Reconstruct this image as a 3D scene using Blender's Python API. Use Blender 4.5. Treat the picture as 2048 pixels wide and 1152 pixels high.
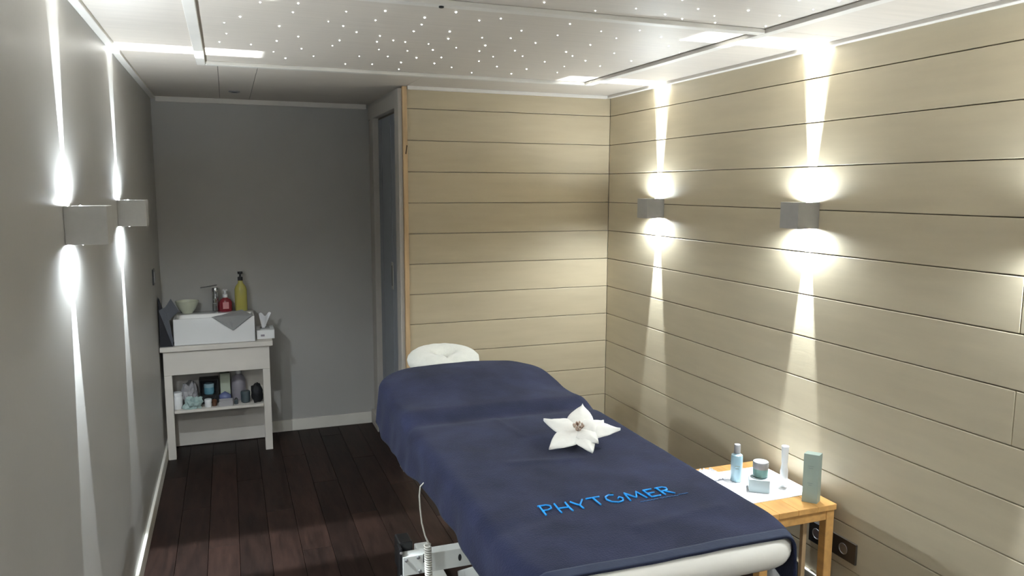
import bpy, bmesh, math, random
from mathutils import Vector, Matrix, noise

for o in list(bpy.data.objects):
    bpy.data.objects.remove(o)
scene = bpy.context.scene
COL = scene.collection

# ------------------------------------------------------------------ camera, world, exposure
CAM_Z = 1.567
yaw, pitch, roll = math.radians(20.372), math.radians(7.381), math.radians(0.167)
fwd = Vector((math.sin(yaw) * math.cos(pitch), math.cos(yaw) * math.cos(pitch), -math.sin(pitch)))
rgt = Vector((math.cos(yaw), -math.sin(yaw), 0))
up = rgt.cross(fwd)
r2 = rgt * math.cos(roll) + up * math.sin(roll)
u2 = -rgt * math.sin(roll) + up * math.cos(roll)
cam_data = bpy.data.cameras.new('camera')
cam = bpy.data.objects.new('camera', cam_data)
COL.objects.link(cam)
m = Matrix((r2, u2, -fwd)).transposed().to_4x4()
m.translation = (0, 0, CAM_Z)
cam.matrix_world = m
cam_data.sensor_width = 36
cam_data.lens = 26.883
cam_data.clip_start = 0.02
scene.camera = cam

world = bpy.data.worlds.new('world')
scene.world = world
world.use_nodes = True
world.node_tree.nodes['Background'].inputs[0].default_value = (0.0, 0.0, 0.0, 1)
world.node_tree.nodes['Background'].inputs[1].default_value = 0.0

vs = scene.view_settings
vs.view_transform = 'Standard'
vs.look = 'None'
vs.gamma = 1
vs.use_curve_mapping = False
vs.exposure = 0.95

# strengths of the cube wall lamps (each throws one fan up and one fan down)
FAN_POWER = 84.0       # wide flat fan through the slit
CORE_POWER = 8.0     # brighter straight core of the fan
GLOW_POWER = 15.0       # soft spill around the lens
LAMP_COLOR = (0.85, 0.94, 1.0)

# ------------------------------------------------------------------ room measures (metres)
XL, XR = -0.3935, 2.1064
YB, YG, YF = 4.045, 5.031, -0.62
XP = 0.88                      # partition / door wall
HC = 2.10                      # ceiling
P = 0.165                      # cladding pitch
J0 = 1.9854                    # topmost visible joint

random.seed(5)


# ------------------------------------------------------------------ materials
def srgb(r, g, b):
    f = lambda c: (c / 255) / 12.92 if c / 255 <= 0.04045 else ((c / 255 + 0.055) / 1.055) ** 2.4
    return (f(r), f(g), f(b))


def pm(name, col, rough=0.5, metal=0.0, var=0.0, scale=8.0, stretch=(1, 1, 1), bump=0.0, bscale=None,
       sheen=0.0, coat=0.0, rand=0.0, trans=0.0, emit=0.0, spec=0.5, alpha=1.0, ior=1.45, detail=4.0):
    mt = bpy.data.materials.new(name)
    mt.use_nodes = True
    nt = mt.node_tree
    b = nt.nodes['Principled BSDF']
    b.inputs['Base Color'].default_value = (*col, 1)
    b.inputs['Roughness'].default_value = rough
    b.inputs['Metallic'].default_value = metal
    b.inputs['Specular IOR Level'].default_value = spec
    b.inputs['IOR'].default_value = ior
    b.inputs['Sheen Weight'].default_value = sheen
    b.inputs['Sheen Roughness'].default_value = 0.45
    b.inputs['Coat Weight'].default_value = coat
    b.inputs['Coat Roughness'].default_value = 0.15
    b.inputs['Transmission Weight'].default_value = trans
    b.inputs['Alpha'].default_value = alpha
    if emit:
        b.inputs['Emission Color'].default_value = (*col, 1)
        b.inputs['Emission Strength'].default_value = emit
    L = nt.links.new
    tc = nt.nodes.new('ShaderNodeTexCoord')
    mp = nt.nodes.new('ShaderNodeMapping')
    mp.inputs['Scale'].default_value = stretch
    L(tc.outputs['Object'], mp.inputs['Vector'])
    vec = mp.outputs['Vector']
    if rand:
        oi = nt.nodes.new('ShaderNodeObjectInfo')
        ad = nt.nodes.new('ShaderNodeVectorMath')
        ad.operation = 'ADD'
        ml = nt.nodes.new('ShaderNodeMath')
        ml.operation = 'MULTIPLY'
        ml.inputs[1].default_value = 37.0
        L(oi.outputs['Random'], ml.inputs[0])
        L(vec, ad.inputs[0])
        L(ml.outputs[0], ad.inputs[1])
        vec = ad.outputs[0]
    if var or rand:
        nz = nt.nodes.new('ShaderNodeTexNoise')
        nz.inputs['Scale'].default_value = scale
        nz.inputs['Detail'].default_value = detail
        L(vec, nz.inputs['Vector'])
        mr = nt.nodes.new('ShaderNodeMapRange')
        mr.inputs['From Min'].default_value = 0.3
        mr.inputs['From Max'].default_value = 0.7
        mr.inputs['To Min'].default_value = 1 - var
        mr.inputs['To Max'].default_value = 1 + var
        L(nz.outputs['Fac'], mr.inputs['Value'])
        fac = mr.outputs[0]
        if rand:
            m2 = nt.nodes.new('ShaderNodeMapRange')
            m2.inputs['To Min'].default_value = 1 - rand
            m2.inputs['To Max'].default_value = 1 + rand
            L(oi.outputs['Random'], m2.inputs['Value'])
            mm = nt.nodes.new('ShaderNodeMath')
            mm.operation = 'MULTIPLY'
            L(fac, mm.inputs[0])
            L(m2.outputs[0], mm.inputs[1])
            fac = mm.outputs[0]
        vm = nt.nodes.new('ShaderNodeVectorMath')
        vm.operation = 'SCALE'
        vm.inputs[0].default_value = col
        L(fac, vm.inputs['Scale'])
        L(vm.outputs[0], b.inputs['Base Color'])
    if bump:
        n2 = nt.nodes.new('ShaderNodeTexNoise')
        n2.inputs['Scale'].default_value = bscale or scale
        n2.inputs['Detail'].default_value = 3
        L(vec, n2.inputs['Vector'])
        bp = nt.nodes.new('ShaderNodeBump')
        bp.inputs['Strength'].default_value = bump
        bp.inputs['Distance'].default_value = 0.01
        L(n2.outputs['Fac'], bp.inputs['Height'])
        L(bp.outputs['Normal'], b.inputs['Normal'])
    return mt


M = {}
M['grey_wall'] = pm('grey wall paint', (0.385, 0.375, 0.355), 0.42, var=0.03, scale=3, bump=0.03, bscale=60)
M['front_wall'] = pm('front wall paint', (0.80, 0.77, 0.72), 0.6, var=0.03, scale=3)
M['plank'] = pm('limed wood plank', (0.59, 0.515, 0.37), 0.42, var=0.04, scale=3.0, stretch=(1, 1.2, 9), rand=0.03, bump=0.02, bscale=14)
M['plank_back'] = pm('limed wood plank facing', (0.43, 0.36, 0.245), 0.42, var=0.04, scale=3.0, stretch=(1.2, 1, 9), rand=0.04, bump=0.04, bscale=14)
M['gap'] = pm('dark joint behind planks', (0.13, 0.10, 0.07), 0.8)
M['ceiling'] = pm('white washed ceiling board', (0.575, 0.52, 0.455), 0.5, var=0.04, scale=4, stretch=(1, 14, 1), rand=0.015, bump=0.03, bscale=12)
M['ceil_back'] = pm('ceiling backing', (0.12, 0.11, 0.10), 0.8)
M['batten'] = pm('painted batten', (0.66, 0.63, 0.58), 0.45, var=0.03, scale=10)
M['floor'] = pm('dark wood floor plank', (0.0165, 0.0082, 0.006), 0.5, spec=0.2, var=0.45, scale=5, stretch=(7, 1, 1), rand=0.35, bump=0.08, bscale=9)
M['floor_gap'] = pm('floor joint', (0.008, 0.006, 0.005), 0.8)
M['white_trim'] = pm('white painted trim', (0.66, 0.63, 0.57), 0.45, var=0.03, scale=8)
M['pine'] = pm('raw pine', (0.50, 0.345, 0.19), 0.5, var=0.14, scale=4, stretch=(9, 9, 1))
M['pine_table'] = pm('varnished pine', (0.66, 0.36, 0.12), 0.5, var=0.13, scale=5, stretch=(7, 1, 7), spec=0.3)
M['door'] = pm('blue grey door', (0.20, 0.215, 0.235), 0.45, var=0.03, scale=4)
M['door_frame'] = pm('pale grey door frame', (0.40, 0.37, 0.33), 0.5, var=0.03, scale=5)
M['lamp'] = pm('brushed aluminium lamp', (0.42, 0.415, 0.40), 0.45, metal=0.0, var=0.03, scale=40)
M['lamp_black'] = pm('black lamp inside', (0.012, 0.012, 0.012), 0.9, spec=0.1)
M['lens'] = pm('lit led lens', (0.95, 0.98, 1.0), 0.3, emit=14.0)
M['star'] = pm('lit fibre tip', (1.0, 0.98, 0.92), 0.3, emit=12.0)
M['vanity'] = pm('white painted washstand', (0.60, 0.56, 0.51), 0.45, var=0.03, scale=6)
M['ceramic'] = pm('white ceramic', (0.72, 0.72, 0.72), 0.12, coat=0.5)
M['chrome'] = pm('chrome', (0.62, 0.63, 0.65), 0.12, metal=1.0)
M['steel'] = pm('brushed steel', (0.42, 0.42, 0.43), 0.5, metal=1.0)
M['vinyl'] = pm('white vinyl', (0.74, 0.71, 0.65), 0.45, var=0.02, scale=12, bump=0.02, bscale=90)
M['cradle'] = pm('white terry cover', (0.74, 0.73, 0.66), 0.9, sheen=0.4, var=0.03, scale=40, bump=0.25, bscale=160)
M['towel'] = pm('navy terry towel', (0.021, 0.0245, 0.053), 0.95, sheen=0.05, var=0.32, scale=6, bump=0.35, bscale=240, spec=0.1, detail=6)
M['towel_band'] = pm('navy flat woven band', (0.028, 0.036, 0.066), 0.85, sheen=0.05, var=0.08, scale=20, bump=0.1, bscale=120, spec=0.15)
M['thread'] = pm('bright blue thread', (0.005, 0.30, 0.80), 0.5, var=0.25, scale=60, bump=0.2, bscale=400)
M['thread_dim'] = pm('dull blue thread', (0.03, 0.12, 0.30), 0.6)
M['petal'] = pm('white silk petal', (0.80, 0.78, 0.73), 0.6, var=0.03, scale=30, bump=0.1, bscale=60, sheen=0.2)
M['stamen'] = pm('beige stamen bead', (0.48, 0.36, 0.28), 0.6)
M['stamen_dark'] = pm('brown stamen bead', (0.16, 0.08, 0.05), 0.6)
M['white_metal'] = pm('white enamelled steel', (0.62, 0.63, 0.60), 0.35, var=0.03, scale=12)
M['black_metal'] = pm('black metal', (0.012, 0.012, 0.013), 0.4)
M['cable'] = pm('cream cable', (0.62, 0.60, 0.54), 0.45)
M['paper'] = pm('white paper', (0.80, 0.80, 0.82), 0.7, var=0.01, scale=20)
M['blue_glass'] = pm('frosted pale blue plastic', (0.25, 0.37, 0.42), 0.3, coat=0.2)
M['teal_glass'] = pm('pale sea green glass', (0.18, 0.32, 0.30), 0.15, coat=0.4)
M['carton'] = pm('sage green carton', (0.29, 0.35, 0.30), 0.5, var=0.02, scale=10)
M['carton_side'] = pm('printed line', (0.22, 0.28, 0.25), 0.5)
M['box_pale'] = pm('pale blue grey carton', (0.33, 0.385, 0.39), 0.5)
M['white_plastic'] = pm('white plastic', (0.72, 0.72, 0.72), 0.3)
M['foil'] = pm('crinkled clear wrapper', (0.75, 0.75, 0.78), 0.15, coat=0.5)
M['socket'] = pm('dark bronze socket plate', (0.085, 0.07, 0.055), 0.4, metal=0.5)
M['socket_black'] = pm('black socket plate', (0.02, 0.02, 0.022), 0.3)
M['black_cloth'] = pm('black nylon', (0.010, 0.010, 0.012), 0.7, bump=0.2, bscale=30)
M['grey_cloth'] = pm('grey cloth', (0.26, 0.26, 0.26), 0.9, sheen=0.2, bump=0.15, bscale=150)
M['slate_cloth'] = pm('slate grey cloth', (0.085, 0.09, 0.105), 0.85, sheen=0.2, bump=0.15, bscale=120)
M['dark_cloth'] = pm('dark charcoal cloth', (0.022, 0.022, 0.026), 0.9)
M['red_soap'] = pm('red liquid soap', (0.22, 0.02, 0.03), 0.15, coat=0.4)
M['pink_label'] = pm('pink label', (0.60, 0.25, 0.26), 0.4)
M['yellow_soap'] = pm('yellow liquid soap', (0.42, 0.38, 0.10), 0.12, coat=0.5)
M['clear'] = pm('clear plastic', (0.50, 0.50, 0.42), 0.12, coat=0.4)
M['bowl'] = pm('pale green glazed bowl', (0.58, 0.60, 0.47), 0.2, coat=0.4)
M['grey_plastic'] = pm('crumpled plastic bag', (0.32, 0.31, 0.32), 0.3, coat=0.3)  # plain grey plastic, shared by the shelf bag and the small tray
M['teal_cloth'] = pm('pale teal film', (0.32, 0.42, 0.40), 0.4)
M['teal_blue'] = pm('teal blue lid', (0.10, 0.24, 0.30), 0.3)
M['blue_pack'] = pm('dull blue packet', (0.10, 0.12, 0.24), 0.4)
M['brown_glass'] = pm('brown glass', (0.10, 0.045, 0.025), 0.15, coat=0.4)
M['carton_green'] = pm('pale green carton', (0.42, 0.46, 0.36), 0.5)
M['lilac'] = pm('greyish lilac bottle', (0.24, 0.22, 0.25), 0.3)
M['dark_teal'] = pm('dark teal pot', (0.055, 0.075, 0.085), 0.3, coat=0.3)
M['dark_knot'] = pm('dark wood knot', (0.03, 0.015, 0.008), 0.7)


# ------------------------------------------------------------------ mesh helpers
ORG = {}      # world origin of every object that may be a parent


class MB:
    def __init__(s):
        s.v, s.f = [], []

    def add(s, vs, fs):
        n = len(s.v)
        s.v += [tuple(p) for p in vs]
        s.f += [[i + n for i in q] for q in fs]
        return s

    def box(s, x0, x1, y0, y1, z0, z1):
        return s.add([(x0, y0, z0), (x1, y0, z0), (x1, y1, z0), (x0, y1, z0), (x0, y0, z1), (x1, y0, z1), (x1, y1, z1), (x0, y1, z1)],
                     [(0, 3, 2, 1), (4, 5, 6, 7), (0, 1, 5, 4), (1, 2, 6, 5), (2, 3, 7, 6), (3, 0, 4, 7)])

    def obox(s, c, ax, ay, az):
        c, ax, ay, az = map(Vector, (c, ax, ay, az))
        vs = [c + ax * i + ay * j + az * k for k in (-.5, .5) for i, j in ((-.5, -.5), (.5, -.5), (.5, .5), (-.5, .5))]
        return s.add(vs, [(0, 3, 2, 1), (4, 5, 6, 7), (0, 1, 5, 4), (1, 2, 6, 5), (2, 3, 7, 6), (3, 0, 4, 7)])

    def prism(s, pts, z0, z1):
        n = len(pts)
        vs = [(x, y, z0) for x, y in pts] + [(x, y, z1) for x, y in pts]
        return s.add(vs, [list(range(n))[::-1], list(range(n, 2 * n))] + [(i, (i + 1) % n, n + (i + 1) % n, n + i) for i in range(n)])

    def lathe(s, prof, c, seg=24, sx=1.0, sy=1.0, axis='z'):
        vs, fs = [], []
        k = len(prof)
        for i in range(seg):
            a = 2 * math.pi * i / seg
            for r, z in prof:
                x, y = r * math.cos(a) * sx, r * math.sin(a) * sy
                p = (x, y, z) if axis == 'z' else ((z, x, y) if axis == 'x' else (x, z, y))
                vs.append((c[0] + p[0], c[1] + p[1], c[2] + p[2]))
        for i in range(seg):
            j = (i + 1) % seg
            for q in range(k - 1):
                fs.append((i * k + q, j * k + q, j * k + q + 1, i * k + q + 1))
        if prof[0][0] > 1e-6:
            fs.append([i * k for i in range(seg)][::-1])
        if prof[-1][0] > 1e-6:
            fs.append([i * k + k - 1 for i in range(seg)])
        return s.add(vs, fs)

    def tube(s, path, r, seg=8):
        path = [Vector(p) for p in path]
        vs, fs = [], []
        n = len(path)
        ref = None
        for i, p in enumerate(path):
            t = (path[min(i + 1, n - 1)] - path[max(i - 1, 0)]).normalized()
            if ref is None:
                ref = t.orthogonal().normalized()
            ref = (ref - t * ref.dot(t)).normalized()
            bn = t.cross(ref)
            rr = r[i] if isinstance(r, (list, tuple)) else r
            for k in range(seg):
                a = 2 * math.pi * k / seg
                vs.append(p + ref * math.cos(a) * rr + bn * math.sin(a) * rr)
        for i in range(n - 1):
            for k in range(seg):
                l = (k + 1) % seg
                fs.append((i * seg + k, i * seg + l, (i + 1) * seg + l, (i + 1) * seg + k))
        fs.append(list(range(seg))[::-1])
        fs.append([(n - 1) * seg + k for k in range(seg)])
        return s.add(vs, fs)

    def grid(s, fn, nu, nv):
        vs = [fn(i / nu, j / nv) for j in range(nv + 1) for i in range(nu + 1)]
        fs = [(j * (nu + 1) + i, j * (nu + 1) + i + 1, (j + 1) * (nu + 1) + i + 1, (j + 1) * (nu + 1) + i) for j in range(nv) for i in range(nu)]
        return s.add(vs, fs)

    def build(s, name, mat, parent=None, bevel=0.0, smooth=False, seg=2, thick=0.0, origin=None, merge=True):
        if parent is not None:
            po = ORG[parent.name]
        else:
            po = Vector((0, 0, 0))
        if parent is None and origin is None:
            zs = [p[2] for p in s.v]
            origin = Vector(((min(p[0] for p in s.v) + max(p[0] for p in s.v)) / 2, (min(p[1] for p in s.v) + max(p[1] for p in s.v)) / 2, min(zs)))
        oo = Vector(origin) if origin is not None else po
        bm = bmesh.new()
        bv = [bm.verts.new(Vector(p) - oo) for p in s.v]
        for q in s.f:
            try:
                bm.faces.new([bv[i] for i in q])
            except ValueError:
                pass
        if merge:
            bmesh.ops.remove_doubles(bm, verts=bm.verts, dist=1e-6)
        bmesh.ops.recalc_face_normals(bm, faces=bm.faces)
        if bevel:
            es = [e for e in bm.edges if len(e.link_faces) == 2 and e.calc_face_angle(0) > 0.6]
            bmesh.ops.bevel(bm, geom=es, offset=bevel, segments=seg, affect='EDGES', profile=0.5, clamp_overlap=True)
        if thick:
            bmesh.ops.solidify(bm, geom=bm.faces[:], thickness=thick)
        if smooth:
            for q in bm.faces:
                q.smooth = True
            if smooth == 'auto':
                for e in bm.edges:
                    if len(e.link_faces) == 2 and e.calc_face_angle(0) > 0.7:
                        e.smooth = False
        me = bpy.data.meshes.new(name)
        bm.to_mesh(me)
        bm.free()
        me.materials.append(M[mat])
        o = bpy.data.objects.new(name, me)
        COL.objects.link(o)
        if parent is not None:
            o.parent = parent
        o.location = oo - po
        ORG[o.name] = oo.copy()
        return o


def tag(o, label=None, cat=None, group=None, kind=None):
    if label:
        o['label'] = label
    if cat:
        o['category'] = cat
    if group:
        o['group'] = group
    if kind:
        o['kind'] = kind
    return o


def thing(name, loc, label, cat, group=None):
    o = bpy.data.objects.new(name, None)
    o.empty_display_size = 0.05
    COL.objects.link(o)
    o.location = loc
    ORG[o.name] = Vector(loc)
    return tag(o, label, cat, group)


def struct(mb, name, mat, label, **k):
    o = mb.build(name, mat, origin=(0, 0, 0), **k)
    return tag(o, label, None, None, 'structure')


def piece(name, mesh, parent, loc):
    """a repeat that shares mesh data; loc in world, parent at the world origin"""
    o = bpy.data.objects.new(name, mesh)
    COL.objects.link(o)
    o.parent = parent
    o.location = Vector(loc) - ORG[parent.name]
    ORG[o.name] = Vector(loc)
    return o


def mesh_of(mb, name, mat, bevel=0.0, smooth=False):
    o = mb.build(name, mat, origin=(0, 0, 0), bevel=bevel, smooth=smooth)
    me = o.data
    bpy.data.objects.remove(o)
    return me


def ico(mb, c, r, sub=2, amp=0.0, freq=8.0, seed=0, flat=None):
    bm = bmesh.new()
    bmesh.ops.create_icosphere(bm, subdivisions=sub, radius=1.0)
    vs = []
    for v in bm.verts:
        p = v.co.copy()
        d = 1 + amp * noise.noise(p * freq * 0.3 + Vector((seed * 7.3, seed * 1.7, seed)))
        d += 0.5 * amp * noise.noise(p * freq + Vector((seed, 3.1 * seed, seed)))
        q = Vector((p.x * r[0] * d, p.y * r[1] * d, p.z * r[2] * d)) + Vector(c)
        if flat is not None and q.z < flat:
            q.z = flat
        vs.append(q)
    bm.verts.index_update()
    fs = [[v.index for v in f.verts] for f in bm.faces]
    bm.free()
    return mb.add(vs, fs)


# ------------------------------------------------------------------ floor
floor = struct(MB().box(XL - .1, XR + .1, YF - .1, YG + .1, -0.06, -0.012), 'floor', 'floor_gap', 'dark brown wooden plank floor of the treatment room')
PW, PL = 0.128, 1.25
pl_mesh = mesh_of(MB().box(-PW / 2 + .0008, PW / 2 - .0008, -PL / 2 + .0008, PL / 2 - .0008, -0.012, 0), 'floor_plank', 'floor', bevel=0.0012)
x = XL + PW / 2
row = 0
while x < XR + PW / 2:
    y = YF - (row * 0.47) % PL + PL / 2
    while y - PL / 2 < YG:
        if not (x > XP + 0.2 and y - PL / 2 > YB + 0.05):
            piece('floor_plank', pl_mesh, floor, (x, y, 0))
        y += PL
    x += PW
    row += 1

# ------------------------------------------------------------------ walls
wall_left = struct(MB().box(XL - .1, XL, YF - .1, YG + .1, 0, HC + .05), 'wall_left', 'grey_wall', 'satin grey painted wall on the left with two cube lamps')
wall_back = struct(MB().box(XL, XP + .3, YG, YG + .1, 0, HC + .05), 'wall_back', 'grey_wall', 'grey painted back wall behind the white washstand')
wall_front = struct(MB().box(XL, XR, YF - .1, YF, 0, HC + .05), 'wall_front', 'front_wall', 'plain pale wall at the room end out of view')

wall_right = struct(MB().box(XR + .010, XR + .1, YF, YB + .05, 0, HC + .05), 'wall_right', 'gap', 'long wall clad in limed horizontal wooden planks')
rows = []
z_hi = HC - 0.001
k = 0
while z_hi > 0.02:
    z_lo = max(J0 - k * P, 0.002)
    rows.append((z_lo, z_hi))
    z_hi = z_lo
    k += 1
butts = {5: 1.509, 7: 1.505}
shared = {}


def plank(parent, axis, a0, a1, z0, z1, mat, face):
    """a horizontal board; axis 'y' for the right wall, 'x' for the clad partition"""
    ln, ht = round(a1 - a0, 4), round(z1 - z0, 4)
    key = (axis, ln, ht)
    g = 0.0014
    if key not in shared:
        if axis == 'y':
            mb = MB().box(0, 0.016, -ln / 2 + .0006, ln / 2 - .0006, -ht / 2 + g, ht / 2 - g)
        else:
            mb = MB().box(-ln / 2 + .0006, ln / 2 - .0006, 0, 0.016, -ht / 2 + g, ht / 2 - g)
        shared[key] = mesh_of(mb, 'plank', mat, bevel=0.0022)
    loc = (face, (a0 + a1) / 2, (z0 + z1) / 2) if axis == 'y' else ((a0 + a1) / 2, face, (z0 + z1) / 2)
    return piece('plank', shared[key], parent, loc)


for i, (z0, z1) in enumerate(rows):
    bj = butts.get(i, [1.02, 0.35, 0.72, 1.21][i % 4])
    plank(wall_right, 'y', YF, bj, z0, z1, 'plank', XR)
    plank(wall_right, 'y', bj, YB, z0, z1, 'plank', XR)

wall_part = struct(MB().box(0.906, XR + .02, YB + .012, YB + .08, 0, HC + .05)
                   .box(XP, XP + .1, YB + .08, 4.14, 0, HC + .05).box(XP, XP + .1, 4.90, YG, 0, HC + .05).box(XP, XP + .1, 4.14, 4.90, 2.0, HC + .05)
                   .box(XP + .1, XP + .3, YB + .08, YG, 0, HC + .05),
                   'wall_partition', 'door_frame', 'short partition wall clad in limed wooden planks beside the door')
for i, (z0, z1) in enumerate(rows):
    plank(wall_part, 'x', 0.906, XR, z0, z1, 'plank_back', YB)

# pine corner post of the partition, its pale return and a dark knot
post = MB().box(0.884, 0.908, YB - .012, YB + .02, 0, HC - .002).build('pine_post', 'pine', wall_part, bevel=0.002)
MB().box(0.862, 0.8838, YB + .004, YB + .10, 0, HC - .012).build('edge_board', 'door_frame', wall_part, bevel=0.002)
kn = MB()
for t in range(6):
    kn.obox((0.904 - t * 0.0012, YB - .0125, 1.79 - t * 0.0075), (0.005, 0, 0), (0, 0.001, 0), (0, 0, 0.009))
kn.build('wood_knot', 'dark_knot', wall_part)

# ------------------------------------------------------------------ door in the partition, seen edge on
door = MB().box(0.905, 0.935, 4.145, 4.893, 0.004, 1.995).build('door_1', 'gap', origin=(0, 0, 0))
tag(door, 'narrow blue grey folding door in the dark recess beside the partition', None, None, 'structure')
for y0, y1 in ((4.15, 4.425), (4.431, 4.70), (4.706, 4.888)):
    MB().box(0.898, 0.906, y0, y1, 0.01, 1.985).build('door_panel', 'door', door, bevel=0.003)
h = MB().box(0.8935, 0.8985, 4.405, 4.45, 0.98, 1.14).build('recessed_handle', 'door_frame', door, bevel=0.002)
MB().box(0.8925, 0.894, 4.418, 4.437, 1.0, 1.12).build('finger_groove', 'black_metal', h)
fr = MB().box(0.862, 0.90, 4.80, 4.885, 0, 2.0).build('door_post', 'door_frame', wall_part, bevel=0.003)
MB().box(0.866, 0.878, 4.886, 4.905, 0, 2.0).build('door_stop', 'gap', wall_part)
MB().box(0.864, 0.90, 4.10, 4.965, 1.995, 2.075).build('door_header', 'door_frame', wall_part, bevel=0.003)
MB().box(0.858, 0.88, 4.80, 5.02, 0, 0.095).build('plinth_block', 'door_frame', wall_part, bevel=0.003)

# ------------------------------------------------------------------ baseboards and cornices
BH = 0.075


def base(name, x0, x1, y0, y1, lab):
    return struct(MB().box(x0, x1, y0, y1, 0, BH), name, 'white_trim', lab, bevel=0.003)


base('baseboard_left', XL, XL + .014, YF, YG, 'cream baseboard along the grey left wall')
base('baseboard_back', XL + .014, 0.858, YG - .014, YG, 'cream baseboard along the grey back wall')
base('baseboard_right', XR - .013, XR, YF, YB, 'white baseboard along the planked right wall')
base('baseboard_partition', 0.91, XR - .013, YB - .013, YB, 'white baseboard along the planked partition')


def cornice(name, pts, lab):
    """pts: profile polygon is (horizontal offset, drop); axis handled by caller"""
    return struct(pts, name, 'batten', lab, bevel=0.002)


CD = 0.014
cornice('trim_1', MB().box(XL, XL + .028, YF, YG, HC - CD, HC), 'slim white cornice along the top of the grey left wall')
cornice('trim_2', MB().box(XL + .028, 0.862, YG - .02, YG, HC - .03, HC), 'slim cornice along the top of the grey back wall')
cornice('trim_3', MB().box(XR - .03, XR, YF, YB, HC - CD, HC), 'slim white cornice along the top of the planked right wall')
cornice('trim_4', MB().box(0.91, XR - .03, YB - .022, YB, HC - CD - .004, HC), 'slim white cornice along the top of the planked partition')

# ------------------------------------------------------------------ ceiling: boards, battens, fibre stars
ceiling = struct(MB().box(XL - .1, XR + .1, YF - .1, YG + .1, HC + .012, HC + .06), 'ceiling', 'ceil_back',
                 'low white boarded ceiling dotted with tiny star lights')
BX0, BX1 = (-0.095, -0.060), (1.712, 1.750)     # battens running away from the camera
BYS = [(3.565, 3.600), (2.185, 2.222), (0.80, 0.837), (-0.55, -0.513)]


def panel(x0, x1, y0, y1):
    g = 0.001
    MB().box(x0 + g, x1 - g, y0 + g, y1 - g, HC, HC + .012).build('ceiling_panel', 'ceiling', ceiling, bevel=0.0008,
                                                                origin=((x0 + x1) / 2, (y0 + y1) / 2, HC))


xl_m, xr_m = -0.078, 1.731
ycuts = [YF, -0.531, 0.818, 2.204, 3.582]
for a, b_ in zip(ycuts[:-1], ycuts[1:]):
    panel(xl_m, xr_m, a, b_)
    panel(xr_m, XR, a, b_)
    panel(XL, xl_m, a, b_)
panel(XL, -0.012, 3.582, YG)
panel(-0.012, 0.155, 3.582, YG)
panel(0.155, 0.906, 3.582, YG)
panel(0.906, XR, 3.582, YB + .02)
for b0, b1 in (BX0, BX1):
    MB().box(b0, b1, YF, 3.60, HC - .015, HC).build('batten', 'batten', ceiling, bevel=0.002, origin=((b0 + b1) / 2, 1.3, HC))
for b0, b1 in BYS:
    MB().box(BX0[1], BX1[0], b0, b1, HC - .015, HC).build('batten', 'batten', ceiling, bevel=0.002, origin=(0.83, (b0 + b1) / 2, HC))
MB().lathe([(0.0075, 0), (0.0075, -0.004), (0.005, -0.005), (0, -0.005)], (0.600, 2.204, HC - .015), 12).build('screw_cap', 'black_metal', ceiling)
sp = MB().lathe([(0.030, 0), (0.030, -0.004), (0.024, -0.006), (0.021, -0.002), (0.021, 0.0)], (0.066, 4.62, HC), 24).build('recessed_spot', 'steel', ceiling, smooth='auto')
MB().lathe([(0.018, -0.001), (0.017, -0.004), (0, -0.005)], (0.066, 4.62, HC), 16).build('bulb', 'lamp_black', sp)

STARS = [(0.219, 2.38), (0.214, 2.503), (0.064, 2.625), (0.017, 2.738), (0.024, 2.923), (-0.0, 3.095), (0.11, 3.106), (0.188, 2.727), (0.196, 2.999), (0.198, 3.237), (0.262, 2.886), (0.295, 3.127), (0.253, 3.375), (0.356, 3.281), (0.365, 2.436), (0.331, 2.597), (0.386, 2.65), (0.409, 2.906), (0.398, 3.021), (0.505, 3.433), (0.115, 2.407), (0.474, 2.384), (0.47, 2.524), (0.607, 2.429), (0.623, 2.534), (0.678, 2.322), (0.78, 2.408), (0.835, 2.357), (0.443, 2.734), (0.53, 2.769), (0.54, 2.882), (0.591, 2.835), (0.638, 2.849), (0.623, 2.649), (0.739, 2.608), (0.768, 2.731), (0.727, 2.855), (0.773, 2.969), (0.844, 2.89), (0.576, 3.036), (0.686, 3.026), (0.53, 3.217), (0.639, 3.179), (0.614, 3.395), (0.721, 3.306), (0.752, 3.496), (0.755, 3.167), (0.859, 3.277), (0.848, 3.122), (0.958, 3.356), (1.088, 3.474), (1.02, 3.155), (0.949, 2.929), (0.933, 2.807), (0.876, 2.672), (0.973, 2.641), (0.962, 2.506), (1.074, 2.868), (1.147, 2.974), (1.04, 3.029), (1.137, 3.26), (1.269, 3.435), (1.284, 3.279), (0.881, 2.113), (1.065, 2.155), (1.165, 2.085), (1.285, 2.119), (1.369, 2.155), (1.234, 1.945), (1.34, 2.024), (1.109, 2.536), (1.071, 2.35), (1.09, 2.693), (1.271, 2.822), (1.332, 2.895), (1.284, 3.069), (1.411, 3.15), (1.454, 3.324), (1.431, 2.98), (1.552, 3.084), (1.294, 2.655), (1.219, 2.419), (1.324, 2.507), (1.46, 2.78), (1.611, 2.914), (1.334, 2.359), (1.462, 2.434), (1.577, 2.569), (1.555, 2.455), (1.69, 2.672), (1.439, 2.084), (1.49, 1.985), (1.624, 2.008), (1.662, 1.906), (1.499, 2.165), (1.685, 2.15), (1.544, 1.829)]
rs = random.Random(11)
for _ in range(42):                              # the same star field goes on above the camera
    STARS.append((rs.uniform(0.0, 1.66), rs.uniform(0.86, 1.8)))
star_sizes = []
for rr in (0.0020, 0.0025, 0.0031):
    star_sizes.append(mesh_of(MB().lathe([(rr, 0), (rr * 0.8, -rr * 0.6), (0, -rr)], (0, 0, 0), 8), 'star_light', 'star', smooth=True))
M['star'].cycles.emission_sampling = 'NONE'
M['lens'].cycles.emission_sampling = 'NONE'
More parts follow.
